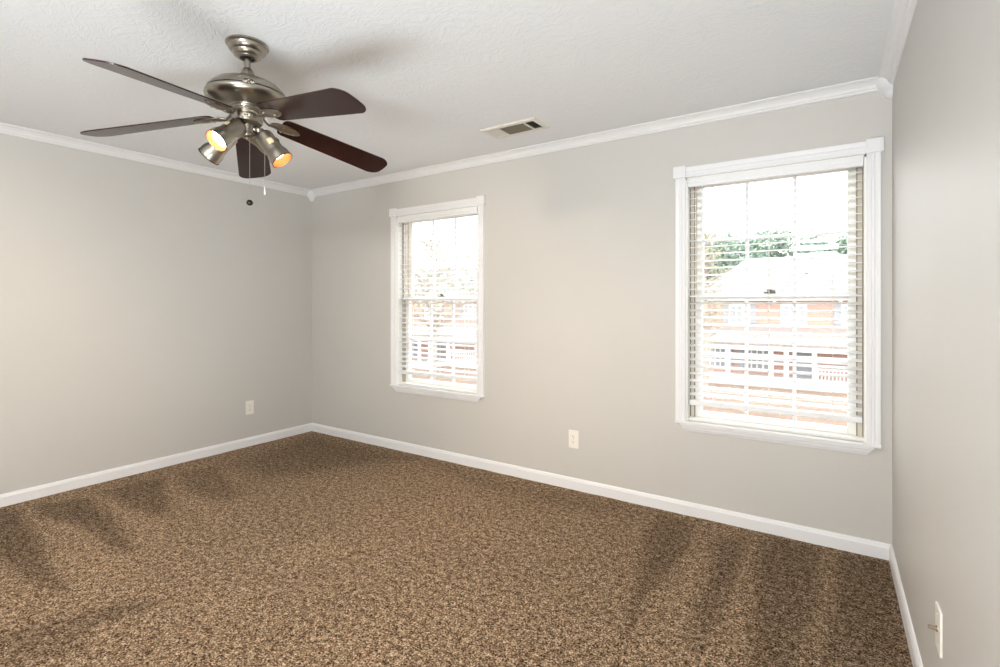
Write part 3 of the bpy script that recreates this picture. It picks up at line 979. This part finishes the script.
def house(loc, rz, label, mirror=1):
    """Two-storey brick house with hip roof, front gable and full porch; local origin at the facade's middle, facade facing -Y."""
    root = empty('brick_house', loc, rz)
    tag(root, label, 'house')
    W2, D = 7.0, 8.0
    e = 6.0
    MB().box(-W2, W2, 0, D, 0, e).build('brick_wall', M['brick'], root)
    # hip roof
    m = MB()
    ov = 0.45
    a = [(-W2 - ov, -ov, e), (W2 + ov, -ov, e), (W2 + ov, D + ov, e), (-W2 - ov, D + ov, e)]
    r = [(-W2 + 3.0, D / 2, e + 3.1), (W2 - 2.6, D / 2, e + 3.1)]
    va = [m.bm.verts.new(p) for p in a]; vr_ = [m.bm.verts.new(p) for p in r]
    m.bm.faces.new((va[0], va[1], vr_[1], vr_[0])); m.bm.faces.new((va[1], va[2], vr_[1]))
    m.bm.faces.new((va[2], va[3], vr_[0], vr_[1])); m.bm.faces.new((va[3], va[0], vr_[0])); m.bm.faces.new(va[::-1])
    m.build('roof', M['shingle'], root)
    fa = MB().box(-W2 - ov, W2 + ov, -ov - 0.06, -ov + 0.02, e - 0.28, e + 0.06)
    fa.build('eave_board', M['siding'], root)
    # front gable
    gx, gw, gh = 0.4, 1.7, 1.5
    g = MB().prism([(gx - gw, 0), (gx + gw, 0), (gx, gh)], 0, 0.3, Matrix.Translation((0, -0.25, e - 0.05)) @ Matrix.Rotation(radians(90), 4, 'X'))
    gb = g.build('gable', M['siding'], root)
    g = MB()
    for s in (-1, 1):
        p0 = Vector((gx + s * (gw + 0.35), 0, e - 0.35)); p1 = Vector((gx, 0, e + gh + 0.12))
        d = (p1 - p0); n = Vector((d.z, 0, -d.x)).normalized() * 0.12 * s * -1
        for pts in ([p0, p1, p1 + n, p0 + n],):
            lo = [g.bm.verts.new((q.x, -0.62, q.z)) for q in pts]; hi = [g.bm.verts.new((q.x, 2.6, q.z)) for q in pts]
            g.bm.faces.new(lo); g.bm.faces.new(hi[::-1])
            for i in range(4):
                j = (i + 1) % 4
                g.bm.faces.new((lo[i], hi[i], hi[j], lo[j]))
    bmesh.ops.recalc_face_normals(g.bm, faces=list(g.bm.faces))
    g.build('gable_rake', M['siding'], gb)
    # upper windows with shutters
    def win(cx, w, z0, z1, shut):
        f = MB()
        f.box(cx - w - 0.1, cx + w + 0.1, -0.06, 0.02, z0 - 0.1, z1 + 0.1)
        fr = f.build('window', M['siding'], root)
        p = MB()
        for k in range(3):
            for q in range(3):
                xa = cx - w + 2 * w * k / 3 + 0.05; xb = cx - w + 2 * w * (k + 1) / 3 - 0.05
                za = z0 + (z1 - z0) * q / 3 + 0.05; zb = z0 + (z1 - z0) * (q + 1) / 3 - 0.05
                p.box(xa, xb, -0.075, -0.058, za, zb)
        p.build('pane', M['house_pane'], fr)
        if shut:
            for s in (-1, 1):
                x0, x1 = sorted((cx + s * (w + 0.12), cx + s * (w + 0.52)))
                MB().box(x0, x1, -0.09, 0.0, z0 - 0.05, z1 + 0.05, 0.01).build('shutter', M['shutter'], root)
    win(-3.9, 0.62, 4.1, 5.35, True)
    win(-0.4, 0.70, 4.1, 5.35, False)
    win(3.1, 0.62, 4.1, 5.35, True)
    win(5.9, 0.45, 4.1, 5.35, False)
    # porch
    m = MB()
    p = [(-W2 - 0.2, -2.6, 2.75), (W2 + 0.2, -2.6, 2.75), (W2 + 0.2, 0.0, 3.75), (-W2 - 0.2, 0.0, 3.75)]
    q = [(x, y, z - 0.14) for x, y, z in p]
    A = [m.bm.verts.new(v) for v in p]; B = [m.bm.verts.new(v) for v in q]
    m.bm.faces.new(A); m.bm.faces.new(B[::-1])
    for i in range(4):
        j = (i + 1) % 4
        m.bm.faces.new((A[i], B[i], B[j], A[j]))
    bmesh.ops.recalc_face_normals(m.bm, faces=list(m.bm.faces))
    m.build('porch_roof', M['porch_shingle'], root)
    MB().box(-W2, W2, -2.5, -2.3, 2.28, 2.66).build('porch_beam', M['siding'], root)
    for cx in (-6.7, -4.3, -1.6, -0.7, 0.9, 3.4, 6.7):
        MB().box(cx - 0.13, cx + 0.13, -2.53, -2.27, 0.3, 2.3).box(cx - 0.18, cx + 0.18, -2.57, -2.23, 0.3, 0.5).build('porch_column', M['siding'], root)
    MB().box(-W2, W2, -2.7, 0, 0, 0.32).build('porch_floor', M['siding'], root)
    m = MB().box(0.9, 3.4, -2.45, -2.36, 1.15, 1.25).box(0.9, 3.4, -2.45, -2.36, 0.42, 0.50)
    k = 1.1
    while k < 3.3:
        m.box(k - 0.03, k + 0.03, -2.43, -2.38, 0.5, 1.15); k += 0.2
    m.build('porch_railing', M['siding'], root)
    win(-5.4, 0.55, 0.7, 2.1, True); win(-2.9, 0.55, 0.7, 2.1, True); win(4.8, 0.6, 0.7, 2.1, True)
    MB().box(-0.35, 0.65, -0.07, 0.0, 0.32, 2.25).build('front_door', M['shutter'], root)
    return root
house((-1.8, 41.0, GZ), 0.0, 'brick house with white porch seen through the right window')
house((-30.5, 35.5, GZ), radians(42), 'brick house with white porch seen through the left window')

def tree(name, loc, h, cr, dens, mat, label, bare=False, seed=1):
    rnd = random.Random(seed)
    root = empty(name, loc)
    tag(root, label, 'tree', 'trees outside the windows')
    m = MB()
    m.tube([(0, 0, -0.1), (0.05, 0.02, h * 0.3), (-0.04, 0.05, h * 0.62), (0.02, 0, h * 0.92)], [h * 0.022, h * 0.018, h * 0.011, h * 0.003], 8)
    tips = []
    for k in range(46 if bare else 22):
        t = rnd.uniform(0.28, 0.9)
        a = rnd.uniform(0, 2 * pi)
        ln = cr * (1.15 - 0.55 * t) * rnd.uniform(0.7, 1.1)
        p0 = Vector((0, 0, h * t))
        p1 = p0 + Vector((cos(a) * ln * 0.5, sin(a) * ln * 0.5, ln * 0.28))
        p2 = p0 + Vector((cos(a + 0.2) * ln, sin(a + 0.2) * ln, ln * 0.62))
        m.tube([p0, p1, p2], [h * 0.007, h * 0.004, h * 0.0012], 5)
        tips += [p1, p2]
        if bare:
            for q in range(5):
                b0 = p0.lerp(p2, rnd.uniform(0.3, 0.95))
                b1 = b0 + Vector((rnd.uniform(-1, 1), rnd.uniform(-1, 1), rnd.uniform(0.2, 1))) * ln * 0.35
                m.tube([b0, b1], [h * 0.0022, h * 0.0008], 4)
                tips.append(b1)
    m.build('trunk', M['bark'], root)
    f = MB()
    for k in range(dens):
        c = rnd.choice(tips) + Vector((rnd.gauss(0, 1), rnd.gauss(0, 1), rnd.gauss(0, 0.8))) * cr * 0.16
        u = Vector((rnd.gauss(0, 1), rnd.gauss(0, 1), rnd.gauss(0, 1))).normalized()
        w = u.orthogonal().normalized()
        s = cr * rnd.uniform(0.05, 0.09) * (0.45 if bare else 1.0)
        f.bm.faces.new([f.bm.verts.new(c + u * s * a + w * s * 0.6 * b) for a, b in ((-1, 0), (-0.2, -1), (1, 0), (-0.2, 1))])
    f.build('foliage', mat, root)
for i, (x, y, h, cr) in enumerate(((-11.4, 58, 12.0, 3.3), (-8.8, 66, 13.2, 3.5), (-3.6, 59, 12.4, 3.4), (0.9, 67, 12.8, 3.4))):
    tree('evergreen_tree', (x, y, GZ), h, cr, 7000, M['leaf'],
         ['leftmost green tree behind the roof of the right-window house', 'second green tree from the left behind that brick house roof',
          'third green tree from the left behind that brick house roof', 'rightmost green tree behind the roof of the right-window house'][i], seed=10 + i)
tree('spring_tree', (-6.9, 35.0, GZ), 11.0, 1.7, 2200, M['leaf_warm'], 'sparse spring tree at the left end of the brick house outside', True, 31)
tree('bare_tree', (-23.5, 27.0, GZ), 10.5, 3.4, 700, M['leaf_warm'], 'nearly bare tree in front of the left-window house', True, 47)
